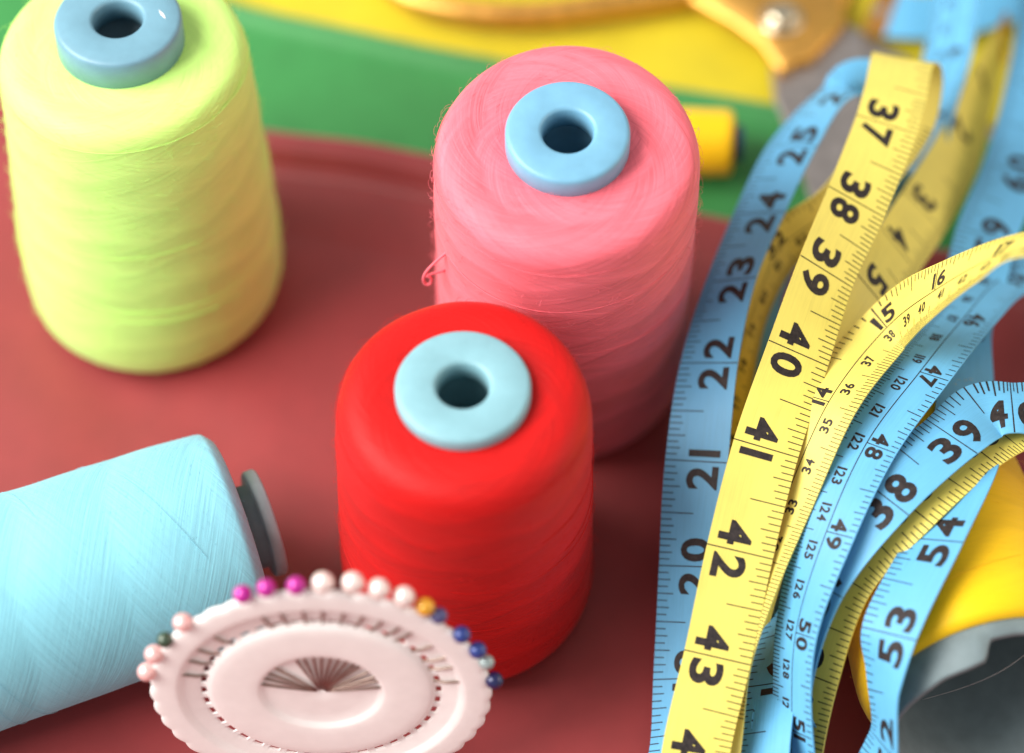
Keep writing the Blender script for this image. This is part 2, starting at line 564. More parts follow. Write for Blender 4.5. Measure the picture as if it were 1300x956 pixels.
pink = spool("thread_spool", (1.24, -0.96, ZC - .2), PINK_P, M_PINK, M_CORE, (1.40, 10.30, 0.8), "pink thread cone standing between the red cone and the tapes", 2200, 2, (math.radians(4), 0, 0))
redc = spool("thread_spool", (-1.06, -7.42, ZC - .2), RED_P, M_RED, M_CORE_RED, (1.48, 8.85 - .2, 0.55), "bright red thread cone standing in front of the pink one", 1200, 3)

# a snagged loop of yarn on the pink cone and a small white sliver on top of the lime core
mb = MB()
PZ = 0.7
lp = [(-2.72, -1.25, 6.55), (-2.98, -1.28, 6.20), (-3.22, -1.3, 5.78), (-3.30, -1.32, 5.46), (-3.24, -1.34, 5.28), (-3.13, -1.34, 5.36), (-3.13, -1.33, 5.56), (-3.22, -1.32, 5.62), (-3.1, -1.30, 5.68), (-2.72, -1.2, 5.72)]
lpf = []
for i in range(len(lp) - 1):
    for k in range(5):
        t = k / 5
        p0, p1, p2, p3 = [Vector(lp[min(max(j, 0), len(lp) - 1)]) + Vector((0, 0, PZ)) for j in (i - 1, i, i + 1, i + 2)]
        lpf.append(0.5 * (2 * p1 + (p2 - p0) * t + (2 * p0 - 5 * p1 + 4 * p2 - p3) * t * t + (3 * p1 - p0 - 3 * p2 + p3) * t ** 3))
add_tube(mb, lpf, 0.035, 6)
mb.build("loose_loop", M_PINK, pink)
mb = MB()
add_prism(mb, [(0.93, 0.27), (1.06, 0.13), (1.12, -0.03), (1.00, 0.10)], 9.79, 9.812, 0.006)
mb.build("white_sliver", M_WHITE, lime, smooth=False)


def lying_spool(name, near, far, prof, mat, label, fuzz, seed, cat_group, nstr=14):
    """axis from 'near' (local z = 0) towards 'far'"""
    root = empty(name, near)
    d = (Vector(far) - Vector(near)).normalized()
    root.rotation_euler = d.to_track_quat('Z', 'Y').to_euler()
    pf = fine(prof, 0.12)
    mb = MB()
    add_lathe(mb, pf, 160, wob=0.03, seed=seed * 3.7)
    add_fuzz(mb, pf, fuzz, seed)
    add_strands(mb, pf, nstr, seed, (2.5, 7.0), 0.006)
    o = mb.build("yarn", mat, root)
    tag(root, label, "thread spool", cat_group)
    return root


# turquoise cone lying at the lower left: its end (local z = 0) is on the right
CY = (-6.28, -7.44, 2.95)
ax = Vector((math.cos(math.radians(21.5)), math.sin(math.radians(21.5)), 0))
cyan = lying_spool("thread_spool", CY, tuple(Vector(CY) - ax * 12 + Vector((0, 0, -.1))),
                   [(1.2, 0.03), (1.95, 0.0), (2.22, 0.05), (2.39, 0.2), (2.48, 0.55), (2.53, 2.5), (2.57, 6.0), (2.6, 9.5), (2.5, 10.6), (1.4, 10.9)],
                   M_CYAN, "turquoise thread cone lying on its side at the lower left", 2600, 4, "thread cones lying on their side")
lathe_obj("core", [(0.7, 3.0), (1.0, 2.5), (1.0, -0.38), (1.22, -0.39), (1.28, -0.44), (1.29, -0.64), (1.25, -0.70), (1.0, -0.71), (0.7, -0.68), (0.7, 3.0)], M_CYANCORE, cyan, 72)

# amber cone lying under the tapes, its hollow grey end towards the viewer
AN, AF = Vector((10.65, -11.4, 2.9)), Vector((8.6, -1.8, 2.35))
amber = lying_spool("thread_spool", tuple(AN), tuple(AF),
                    [(2.42, 0.05), (2.58, 0.0), (2.72, 0.10), (2.80, 0.35), (2.80, 1.0), (2.55, 4.0), (2.34, 7.0), (2.22, 8.6), (2.05, 9.1), (1.2, 9.4)],
                    M_AMBER, "amber yellow thread cone lying on its side under the tapes", 900, 5, "thread cones lying on their side", 6)
# hollow core with a chipped lip: the lip length changes round the rim
mb = MB()
n = 160
local_up = amber.rotation_euler.to_matrix().inverted() @ Vector((0, 0, 1))
TOPA = math.atan2(local_up.y, local_up.x)
verts, faces = [], []
for i in range(n + 1):
    a = 2 * math.pi * i / n
    deg = math.degrees(math.atan2(math.sin(a - TOPA), math.cos(a - TOPA)))      # 0 at the top, measured round the rim
    lip = 0.85 - 0.5 * sstep(-14, -6, deg) * (1 - sstep(70, 95, deg))
    lip += 0.03 * noise.noise(Vector((math.cos(a) * 6, math.sin(a) * 6, 2)))
    for r, z in ((1.15, 8.9), (2.5, 0.6), (2.55, 0.0), (2.53, -lip + .04), (2.49, -lip), (2.38, -lip), (2.34, -lip + .04), (2.32, 0.0), (2.2, 0.8), (0.95, 8.8)):
        verts.append((r * math.cos(a), r * math.sin(a), z))
for i in range(n):
    for j in range(9):
        faces.append((i * 10 + j, (i + 1) * 10 + j, (i + 1) * 10 + j + 1, i * 10 + j + 1))
mb.add(verts, faces)
recalc(mb.build("core", M_GREY, amber))
mb = MB()      # end wall deep inside the hollow core
add_lathe(mb, [(1.95, 3.2), (1.2, 3.25), (0.62, 3.25), (0.6, 3.6)], 48)
mb.build("inner_wall", M_GREY, amber)
mb = MB()      # a stray strand hanging across the hollow end
add_tube(mb, [Vector((-1.2 + 2.5 * t, 0.7 - 1.5 * t + 0.7 * math.sin(3.1 * t), 0.3 - 0.55 * math.sin(math.pi * t))) for t in np.linspace(0, 1, 24)], 0.004, 4)
mb.build("stray_strand", M_WHITE, amber)

# small bobbin of orange-yellow thread behind the pink cone
bob = empty("bobbin", (4.15, 5.62, 1.18))
bob.rotation_euler = Vector((0.995, -0.06, 0)).to_track_quat('Z', 'Y').to_euler()
mb = MB()
bp_ = fine([(0.45, -1.6), (0.80, -1.58), (0.86, -1.45), (0.87, 0), (0.87, 1.50), (0.82, 1.64), (0.4, 1.66)], 0.1)
add_lathe(mb, bp_, 72, wob=0.02); add_fuzz(mb, bp_, 300, 9)
mb.build("yarn", M_AMBER, bob)
lathe_obj("core", [(0.2, 1.6), (0.46, 1.62), (0.50, 1.66), (0.50, 1.88), (0.46, 1.92), (0.2, 1.92), (0.18, 1.6), (0.18, -1.9), (0.46, -1.9), (0.5, -1.85), (0.5, -1.62), (0.2, -1.6)], M_NAVY, bob, 48)
tag(bob, "small orange yellow bobbin with navy end behind the pink cone", "bobbin")

# ------------------------------------------------------------------ gold scissors at the back
sci = empty("scissors", (7.35, 10.07, 0.4))
o0 = Vector((7.35, 10.07, 0.4))
def rel(pts): return [(p[0] - o0.x, p[1] - o0.y) for p in pts]
mb = MB()
add_prism(mb, rel([(7.6, 10.6), (8.3, 10.6), (9.6, 9.9), (9.7, 8.6), (9.35, 6.2), (8.55, 3.2), (8.15, 1.5), (7.95, 3.4), (7.55, 5.6), (7.05, 7.6), (7.0, 9.3)]), 0.0, 0.22, 0.05)
mb.build("blade", M_STEEL, sci, smooth=False)
mb = MB()
add_prism(mb, rel([(7.2, 10.2), (7.9, 10.8), (9.1, 10.5), (10.9, 9.1), (12.6, 7.2), (13.2, 6.2), (12.2, 6.9), (10.2, 7.9), (8.4, 8.9)]), -0.24, -0.03, 0.05)
mb.build("blade", M_STEEL, sci, smooth=False)
mb = MB()
add_prism(mb, rel([(4.6, 11.4), (4.95, 10.80), (6.02, 9.98), (6.75, 9.25), (7.02, 8.62), (7.22, 8.30), (7.52, 8.34), (7.62, 8.62), (7.95, 8.60), (8.3, 8.95), (9.15, 10.05), (8.9, 11.4), (7.6, 12.6), (6.0, 12.3)]), 0.22, 0.52, 0.09)
# arm and finger bow, one bent bar
arm = [(4.9, 11.25, .33), (3.9, 10.98, .33), (2.5, 10.72, .33), (0.9, 10.45, .33), (-0.6, 10.42, .35), (-1.9, 10.62, .36), (-3.0, 11.15, .36), (-3.7, 12.1, .36), (-3.85, 13.4, .36), (-3.2, 14.6, .36), (-1.8, 15.2, .36), (0.2, 15.1, .36), (2.2, 14.4, .35), (3.6, 13.4, .34), (4.8, 12.3, .33), (5.6, 11.6, .33)]
af = []
for i in range(len(arm) - 1):
    for k in range(6):
        t = k / 6
        p0, p1, p2, p3 = [Vector(arm[min(max(j, 0), len(arm) - 1)]) for j in (i - 1, i, i + 1, i + 2)]
        af.append(0.5 * (2 * p1 + (p2 - p0) * t + (2 * p0 - 5 * p1 + 4 * p2 - p3) * t * t + (3 * p1 - p0 - 3 * p2 + p3) * t ** 3) - Vector((o0.x, o0.y, 0)))
add_tube(mb, af, 0.36, 14)
mb.build("handle", M_GOLD, sci)
for p in sci.children: pass
mb = MB()
add_prism(mb, rel([(8.0, 11.0), (8.9, 10.6), (9.3, 11.2), (9.7, 13.0), (9.9, 16.0), (8.9, 16.2), (8.2, 13.4)]), -0.05, 0.2, 0.08)
mb.build("handle", M_GOLD, sci, smooth=False)
mb = MB()
add_lathe(mb, fine([(0.60, 0.50), (0.60, 0.58), (0.52, 0.62)], .05) + fine([(0.47, 0.62), (0.45, 0.72), (0.36, 0.84), (0.2, 0.90), (0.0, 0.92)], .05), 48)
mb.build("screw", M_SCREW, sci)
tag(sci, "gold handled scissors with grey blades lying on the yellow cloth", "scissors")


# ------------------------------------------------------------------ tape measures
# centre (x, y, z), direction across the band (towards the inch side of face A), inch reading there, face that shows
YELLOW_TAPE = [
    (13.26, 8.93, 1.50, 0.08, -0.27, -0.96, 0.35, 'A'),
    (12.35, 6.56, 2.10, 0.36, -0.38, -0.85, 1, 'A'),
    (11.49, 4.10, 2.90, 0.61, -0.46, -0.65, 2, 'A'),
    (10.16, 1.16, 3.90, 0.70, -0.52, -0.49, 3, 'A'),
    (9.32, -0.66, 4.75, 0.64, -0.52, -0.57, 4, 'A'),
    (8.53, -2.56, 5.50, 0.63, -0.40, -0.67, 5, 'A'),
    (7.51, -4.24, 5.20, 0.94, 0.28, -0.19, None, None),
    (6.47, -6.21, 4.20, 0.96, 0.29, 0.00, None, None),
    (5.54, -8.46, 3.00, 0.98, 0.20, 0.00, None, None),
    (4.80, -10.78, 1.60, 1.00, 0.10, 0.00, None, None),
    (4.30, -13.17, 0.80, 1.00, 0.10, 0.00, None, None),
    (4.04, -14.68, 1.30, 1.00, 0.10, 0.00, None, None),
    (4.20, -13.67, 2.20, 1.00, 0.10, 0.00, None, None),
    (4.73, -11.42, 3.30, 0.67, -0.52, 0.52, 11, 'B'),
    (5.25, -10.04, 4.35, 0.65, -0.58, 0.50, 12, 'B'),
    (6.12, -8.14, 5.25, 0.72, -0.56, 0.42, 13, 'B'),
    (7.17, -6.10, 6.30, 0.75, -0.54, 0.38, 14, 'B'),
    (8.64, -4.01, 6.25, 0.40, -0.89, 0.22, 15, 'B'),
    (9.49, -4.31, 8.10, -0.21, -0.97, -0.11, 16, 'B'),
    (10.52, -4.80, 10.00, -0.56, -0.83, 0.01, 17, 'B'),
    (11.31, -5.42, 11.30, -0.31, -0.72, 0.62, 17.8, 'B'),
    (13.08, -5.08, 10.60, 0.30, -0.51, -0.81, None, None),
    (15.22, -4.68, 8.60, -0.36, -0.72, -0.60, None, None),
    (15.18, -4.91, 6.80, -0.12, -0.93, 0.35, None, None),
    (13.49, -5.68, 5.70, 0.34, -0.91, 0.23, None, None),
    (11.32, -6.39, 5.50, 0.42, -0.82, 0.38, 20.4, 'A'),
    (10.46, -6.94, 5.70, 0.62, -0.77, 0.16, 21, 'A'),
    (8.88, -8.43, 5.60, 0.62, -0.76, 0.18, 22, 'A'),
    (7.45, -9.68, 4.60, 0.68, -0.69, 0.23, 23, 'A'),
    (6.74, -11.40, 3.20, 0.66, -0.58, 0.47, 24, 'A'),
    (6.33, -12.98, 2.00, 0.68, -0.59, 0.44, 25, 'A'),
    (5.96, -14.25, 0.60, 1.00, 0.00, 0.10, None, None),
    (5.15, -14.86, 0.25, 0.98, 0.00, 0.20, None, None),
    (4.26, -13.62, 0.50, 1.00, 0.00, 0.10, None, None),
    (4.17, -11.63, 0.90, 1.00, 0.00, 0.00, None, None),
    (4.65, -8.91, 1.60, 1.00, 0.00, 0.00, None, None),
    (4.66, -6.71, 2.50, 0.86, 0.14, -0.50, None, 'B'),
    (5.00, -5.17, 3.30, 0.68, 0.15, -0.71, 29.9, 'B'),
    (5.47, -2.94, 4.00, 0.54, 0.07, -0.84, None, 'B'),
    (5.94, -1.60, 4.30, 0.41, 0.00, -0.91, None, 'B'),
    (6.54, -0.36, 4.50, 0.47, -0.16, -0.87, None, 'B'),
    (7.74, 0.45, 4.90, 0.36, -0.14, -0.92, None, 'B'),
    (8.91, 1.79, 5.10, 0.63, -0.52, -0.58, None, None),
    (9.67, 2.83, 5.50, 0.88, -0.31, -0.36, None, None),
    (9.86, 3.81, 5.90, 0.97, -0.20, -0.15, None, None),
    (9.57, 3.75, 6.65, 0.97, -0.19, -0.13, 36.15, 'A'),
    (9.20, 2.28, 7.10, 0.97, -0.19, -0.13, 36.55, 'A'),
    (8.91, 1.27, 7.15, 0.94, -0.31, -0.10, 37, 'A'),
    (8.04, -1.01, 7.10, 0.87, -0.33, -0.36, 38, 'A'),
    (7.24, -2.88, 6.90, 0.82, -0.24, -0.51, 39, 'A'),
    (6.52, -4.86, 6.45, 0.91, -0.26, -0.32, 40, 'A'),
    (5.71, -7.11, 5.95, 0.96, -0.28, -0.08, 41, 'A'),
    (5.08, -9.30, 5.10, 0.97, -0.24, -0.05, 42, 'A'),
    (4.56, -11.37, 4.00, 0.97, -0.23, -0.05, 43, 'A'),
    (4.08, -13.10, 2.90, 0.98, -0.19, -0.03, 43.9, 'A'),
    (3.85, -14.82, 1.40, 1.00, 0.10, 0.00, None, None),
    (3.49, -16.63, 0.40, 1.00, 0.10, 0.00, None, None),
]
BLUE_TAPE = [
    (9.92, 10.68, 0.60, 0.00, 1.00, 0.10, None, None),
    (10.78, 10.35, 0.75, 0.00, 1.00, 0.10, None, None),
    (11.65, 10.39, 0.70, 0.00, 1.00, 0.10, None, None),
    (12.89, 10.82, 0.60, 0.00, 1.00, 0.10, None, None),
    (14.34, 11.45, 0.80, -0.53, 0.84, 0.11, None, None),
    (15.10, 13.66, 1.60, -0.98, 0.20, 0.00, None, None),
    (13.98, 14.79, 2.60, -0.92, -0.28, 0.28, None, None),
    (12.54, 11.85, 3.20, -0.98, 0.00, 0.20, None, None),
    (11.77, 8.86, 3.30, -0.78, 0.17, -0.60, 5, 'B'),
    (11.26, 6.56, 3.30, -0.78, 0.23, -0.59, 6, 'B'),
    (10.77, 4.69, 3.00, -0.56, 0.39, -0.73, 7, 'B'),
    (9.71, 2.62, 2.30, -0.93, 0.31, 0.21, None, None),
    (7.82, 0.16, 1.60, -0.96, 0.19, 0.19, None, None),
    (6.02, -2.90, 1.20, -1.00, 0.00, 0.00, None, None),
    (5.30, -6.40, 1.00, -1.00, 0.00, 0.00, None, None),
    (5.36, -9.82, 0.60, -1.00, 0.00, 0.00, None, None),
    (5.31, -13.30, 0.25, -1.00, 0.00, 0.00, None, None),
    (5.39, -14.73, 0.80, -1.00, 0.00, 0.00, None, None),
    (5.56, -13.21, 2.50, -0.72, 0.40, -0.57, 15.2, 'A'),
    (5.81, -11.40, 2.80, -0.79, 0.18, -0.58, 16, 'A'),
    (6.30, -9.73, 2.60, -0.80, 0.04, -0.60, 16.6, 'A'),
    (6.60, -7.32, 1.80, -1.00, 0.00, 0.00, None, None),
    (5.98, -4.99, 1.60, -1.00, 0.00, 0.00, None, None),
    (5.90, -1.76, 0.90, -1.00, 0.00, 0.00, None, None),
    (5.98, -0.35, 0.60, -1.00, 0.00, 0.00, None, None),
    (5.66, -1.31, 0.25, -1.00, 0.00, 0.00, None, None),
    (4.87, -3.71, 0.30, -1.00, 0.00, 0.00, None, None),
    (4.18, -6.89, 0.35, -1.00, 0.00, 0.00, None, None),
    (3.71, -9.87, 0.30, -1.00, 0.00, 0.00, None, None),
    (3.40, -12.90, 0.25, -1.00, 0.00, 0.00, None, None),
    (3.41, -14.15, 0.80, -1.00, 0.00, 0.00, None, None),
    (3.65, -13.17, 1.20, -1.00, 0.00, 0.00, None, None),
    (3.69, -12.48, 1.35, -0.77, 0.20, -0.60, 18.3, 'A'),
    (3.89, -10.48, 1.90, -0.81, 0.27, -0.52, 19.1, 'A'),
    (4.05, -8.41, 2.95, -0.84, 0.30, -0.45, 20, 'A'),
    (4.28, -6.21, 4.00, -0.94, 0.22, -0.24, 21, 'A'),
    (4.62, -3.96, 4.75, -0.86, 0.28, -0.41, 22, 'A'),
    (5.20, -1.81, 5.10, -0.76, 0.31, -0.57, 23, 'A'),
    (5.96, 0.12, 5.20, -0.78, 0.35, -0.52, 24, 'A'),
    (6.86, 2.11, 5.30, -0.74, 0.44, -0.51, 25, 'A'),
    (7.70, 3.37, 5.40, -0.54, 0.54, -0.64, 25.7, 'A'),
    (8.28, 3.85, 5.40, -0.60, 0.56, -0.57, 26.1, 'A'),
    (8.85, 4.18, 5.00, -0.20, 0.35, 0.91, None, None),
    (9.52, 4.13, 4.60, 0.38, 0.51, 0.77, None, None),
    (9.86, 3.39, 4.20, 0.21, 0.52, 0.83, None, None),
    (9.60, 2.12, 3.90, -0.37, 0.37, 0.86, None, None),
    (8.55, 1.14, 3.90, -0.54, 0.54, 0.65, None, None),
    (7.17, 0.33, 3.90, -0.10, 0.08, 0.99, None, 'B'),
    (6.46, -0.66, 3.85, -0.31, 0.07, 0.95, None, 'B'),
    (6.03, -1.64, 3.70, -0.47, -0.04, 0.88, None, 'B'),
    (5.74, -2.53, 3.40, -0.55, -0.15, 0.82, None, 'B'),
    (5.45, -3.41, 3.00, -0.62, -0.20, 0.76, None, 'B'),
    (5.00, -5.25, 2.00, -0.95, 0.00, 0.32, None, None),
    (4.67, -7.46, 1.30, -1.00, 0.00, 0.10, None, None),
    (4.50, -10.29, 0.70, -1.00, 0.00, 0.00, None, None),
    (4.59, -13.20, 0.45, -1.00, 0.00, 0.00, None, None),
    (5.16, -14.69, 0.30, -1.00, 0.00, 0.00, None, None),
    (5.78, -13.81, 0.90, -1.00, 0.00, 0.00, None, None),
    (5.95, -12.76, 1.70, -0.68, -0.46, 0.57, 35.1, 'A'),
    (6.33, -11.63, 3.40, -0.34, 0.76, -0.56, 36, 'A'),
    (6.81, -10.00, 4.85, -0.65, 0.66, -0.37, 37, 'A'),
    (8.25, -8.36, 5.95, -0.70, 0.72, -0.04, 38, 'A'),
    (9.88, -6.90, 6.10, -0.68, 0.71, -0.18, 39, 'A'),
    (10.78, -6.06, 5.90, -0.36, 0.93, 0.06, 39.55, 'A'),
    (11.48, -6.02, 5.95, 0.01, 0.98, -0.20, 40.1, 'A'),
    (12.53, -6.06, 5.70, 0.12, 0.82, 0.57, 40.8, 'A'),
    (14.62, -5.38, 4.60, 0.11, 0.99, 0.11, None, None),
    (16.33, -3.60, 3.60, 0.00, 1.00, 0.00, None, None),
    (16.23, -1.02, 2.90, -0.33, 0.88, 0.33, None, None),
    (14.77, 1.07, 2.70, -0.67, 0.67, 0.33, None, None),
    (12.11, -0.54, 3.60, -0.72, 0.69, -0.08, 45, 'B'),
    (10.65, -2.85, 5.00, -0.88, 0.42, -0.21, 46, 'B'),
    (9.30, -5.14, 6.10, -0.84, 0.50, -0.21, 47, 'B'),
    (7.96, -7.06, 6.10, -0.84, 0.52, -0.18, 48, 'B'),
    (6.98, -9.08, 5.60, -0.75, 0.50, -0.42, 49, 'B'),
    (6.30, -10.96, 4.40, -0.51, 0.59, -0.63, 50, 'B'),
    (6.24, -12.59, 2.90, -0.53, 0.62, -0.57, 51, 'B'),
    (6.38, -14.05, 1.00, -0.96, 0.00, -0.29, None, None),
    (7.08, -14.97, 0.50, -1.00, 0.00, -0.10, None, None),
    (7.94, -14.20, 1.30, -1.00, 0.00, 0.00, None, None),
    (8.14, -13.39, 3.70, -0.26, 0.80, -0.54, 52, 'A'),
    (8.11, -12.32, 4.60, -0.35, 0.61, -0.71, 52.6, 'A'),
    (8.22, -11.50, 5.30, -0.71, 0.50, -0.50, 53, 'A'),
    (9.33, -9.40, 5.75, -0.74, 0.40, -0.53, 54, 'A'),
    (10.22, -7.50, 5.55, -0.88, 0.14, -0.46, 54.8, 'A'),
    (10.43, -5.80, 4.90, -0.94, 0.10, 0.31, None, None),
    (10.69, -3.96, 4.30, -0.91, 0.10, 0.40, None, None),
    (10.86, -2.06, 3.70, -0.98, 0.00, 0.22, None, None),
    (11.23, -0.98, 3.80, -0.95, 0.30, 0.03, 58.4, 'A'),
    (11.67, 0.56, 3.70, -0.94, 0.33, 0.05, 59, 'A'),
    (12.60, 2.90, 3.30, -0.93, 0.35, 0.08, 60, 'A'),
    (13.26, 4.93, 2.90, -0.96, 0.28, 0.01, 60.6, 'A'),
    (14.15, 8.40, 2.20, -0.97, 0.22, -0.04, 61.6, 'A'),
    (14.53, 10.20, 1.80, -0.98, 0.19, -0.07, 62, 'A'),
]



def spline(ctrl, step=0.1):
    P = np.array([c[:6] for c in ctrl], float)
    n = len(P); t = np.zeros(n)
    for i in range(1, n): t[i] = t[i - 1] + max(np.linalg.norm(P[i, :3] - P[i - 1, :3]), 1e-3) ** .5
    T = np.zeros_like(P)
    for i in range(n):
        if i == 0: T[i] = (P[1] - P[0]) / (t[1] - t[0])
        elif i == n - 1: T[i] = (P[i] - P[i - 1]) / (t[i] - t[i - 1])
        else:
            h0, h1 = t[i] - t[i - 1], t[i + 1] - t[i]
            T[i] = ((P[i] - P[i - 1]) / h0 * h1 + (P[i + 1] - P[i]) / h1 * h0) / (h0 + h1)
    out, par = [], []
    for i in range(n - 1):
        h = t[i + 1] - t[i]; m = max(2, int(np.linalg.norm(P[i + 1, :3] - P[i, :3]) / step))
        for k in range(m + (i == n - 2)):
            u = k / m
            out.append((2 * u ** 3 - 3 * u * u + 1) * P[i] + (u ** 3 - 2 * u * u + u) * h * T[i] + (-2 * u ** 3 + 3 * u * u) * P[i + 1] + (u ** 3 - u * u) * h * T[i + 1])
            par.append(i + u)
    return np.array(out), np.array(par)


class Band:
    def __init__(self, ctrl, width=1.5, thick=0.034):
        o, self.par = spline(ctrl)
        c = o[:, :3]
        T = np.gradient(c, axis=0); T /= np.linalg.norm(T, axis=1)[:, None]
        W = o[:, 3:6]; W = W - (W * T).sum(1)[:, None] * T
        W /= np.linalg.norm(W, axis=1)[:, None]
        # light smoothing keeps the twist gentle
        for _ in range(10):
            W[1:-1] = (W[:-2] + 2 * W[1:-1] + W[2:]) / 4
            W = W - (W * T).sum(1)[:, None] * T
            W /= np.linalg.norm(W, axis=1)[:, None]
        self.c, self.T, self.W, self.N = c, T, W, np.cross(T, W)
        self.s = np.concatenate([[0], np.cumsum(np.linalg.norm(np.diff(c, axis=0), axis=1))])
        self.ctrl, self.w, self.t = ctrl, width, thick

    def at(self, s, w, n):
        c = np.array([np.interp(s, self.s, self.c[:, k]) for k in range(3)])
        W = np.array([np.interp(s, self.s, self.W[:, k]) for k in range(3)])
        N = np.array([np.interp(s, self.s, self.N[:, k]) for k in range(3)])
        return c + W * w + N * n

    def s_of(self, i): return float(np.interp(i, self.par, self.s))

    def mesh(self, name, mat):
        mb = MB()
        h, hw = self.t / 2, self.w / 2
        ring = [(-hw, h), (-hw * .34, h), (hw * .34, h), (hw, h), (hw, -h), (hw * .34, -h), (-hw * .34, -h), (-hw, -h)]
        verts, uvs, faces = [], [], []
        for i in range(len(self.s)):
            for w, n in ring:
                verts.append(tuple(self.c[i] + self.W[i] * w + self.N[i] * n)); uvs.append((w, self.s[i]))
        for i in range(len(self.s) - 1):
            for k in range(8):
                a, b = i * 8 + k, i * 8 + (k + 1) % 8
                faces.append((a, a + 8, b + 8, b))
        e = (len(self.s) - 1) * 8
        faces += [tuple(range(8)), tuple(range(e + 7, e - 1, -1))]
        mb.add(verts, faces, uvs)
        o = mb.build(name, mat)
        o.data.polygons.foreach_set("use_smooth", [(i % 8) not in (3, 7) for i in range(len(o.data.polygons))])
        bm = bmesh.new(); bm.from_mesh(o.data)
        bmesh.ops.recalc_face_normals(bm, faces=bm.faces)
        for ed in bm.edges:
            if len(ed.link_faces) == 2 and ed.link_faces[0].normal.dot(ed.link_faces[1].normal) < 0.5: ed.smooth = False
        bm.to_mesh(o.data); bm.free()
        return o


# digit outlines from the built-in font, cut into small triangles so that they follow the band
def make_glyph(ch, bold=0.032):
    cu = bpy.data.curves.new("glyph", 'FONT')
    cu.body = ch; cu.offset = bold; cu.resolution_u = 4
    ob = bpy.data.objects.new("glyph", cu); COL.objects.link(ob)
    dg = bpy.context.evaluated_depsgraph_get()
    me = bpy.data.meshes.new_from_object(ob.evaluated_get(dg))
    bm = bmesh.new(); bm.from_mesh(me)
    bmesh.ops.remove_doubles(bm, verts=bm.verts, dist=1e-5)
    xs = [v.co.x for v in bm.verts]; ys = [v.co.y for v in bm.verts]
    x0, x1, y0, y1 = min(xs), max(xs), min(ys), max(ys)
    for v in bm.verts: v.co = Vector(((v.co.x - x0) / (y1 - y0), (v.co.y - y0) / (y1 - y0), 0))
    bmesh.ops.triangulate(bm, faces=bm.faces)
    for _ in range(4):
        long = [e for e in bm.edges if e.calc_length() > 0.16]
        if not long: break
        bmesh.ops.subdivide_edges(bm, edges=long, cuts=1)
        bmesh.ops.triangulate(bm, faces=bm.faces)
    bm.verts.index_update()
    g = ([(v.co.x, v.co.y) for v in bm.verts], [tuple(v.index for v in f.verts) for f in bm.faces], (x1 - x0) / (y1 - y0))
    bm.free(); bpy.data.meshes.remove(me); bpy.data.objects.remove(ob); bpy.data.curves.remove(cu)
    return g


GLYPH = {d: make_glyph(d) for d in "0123456789"}


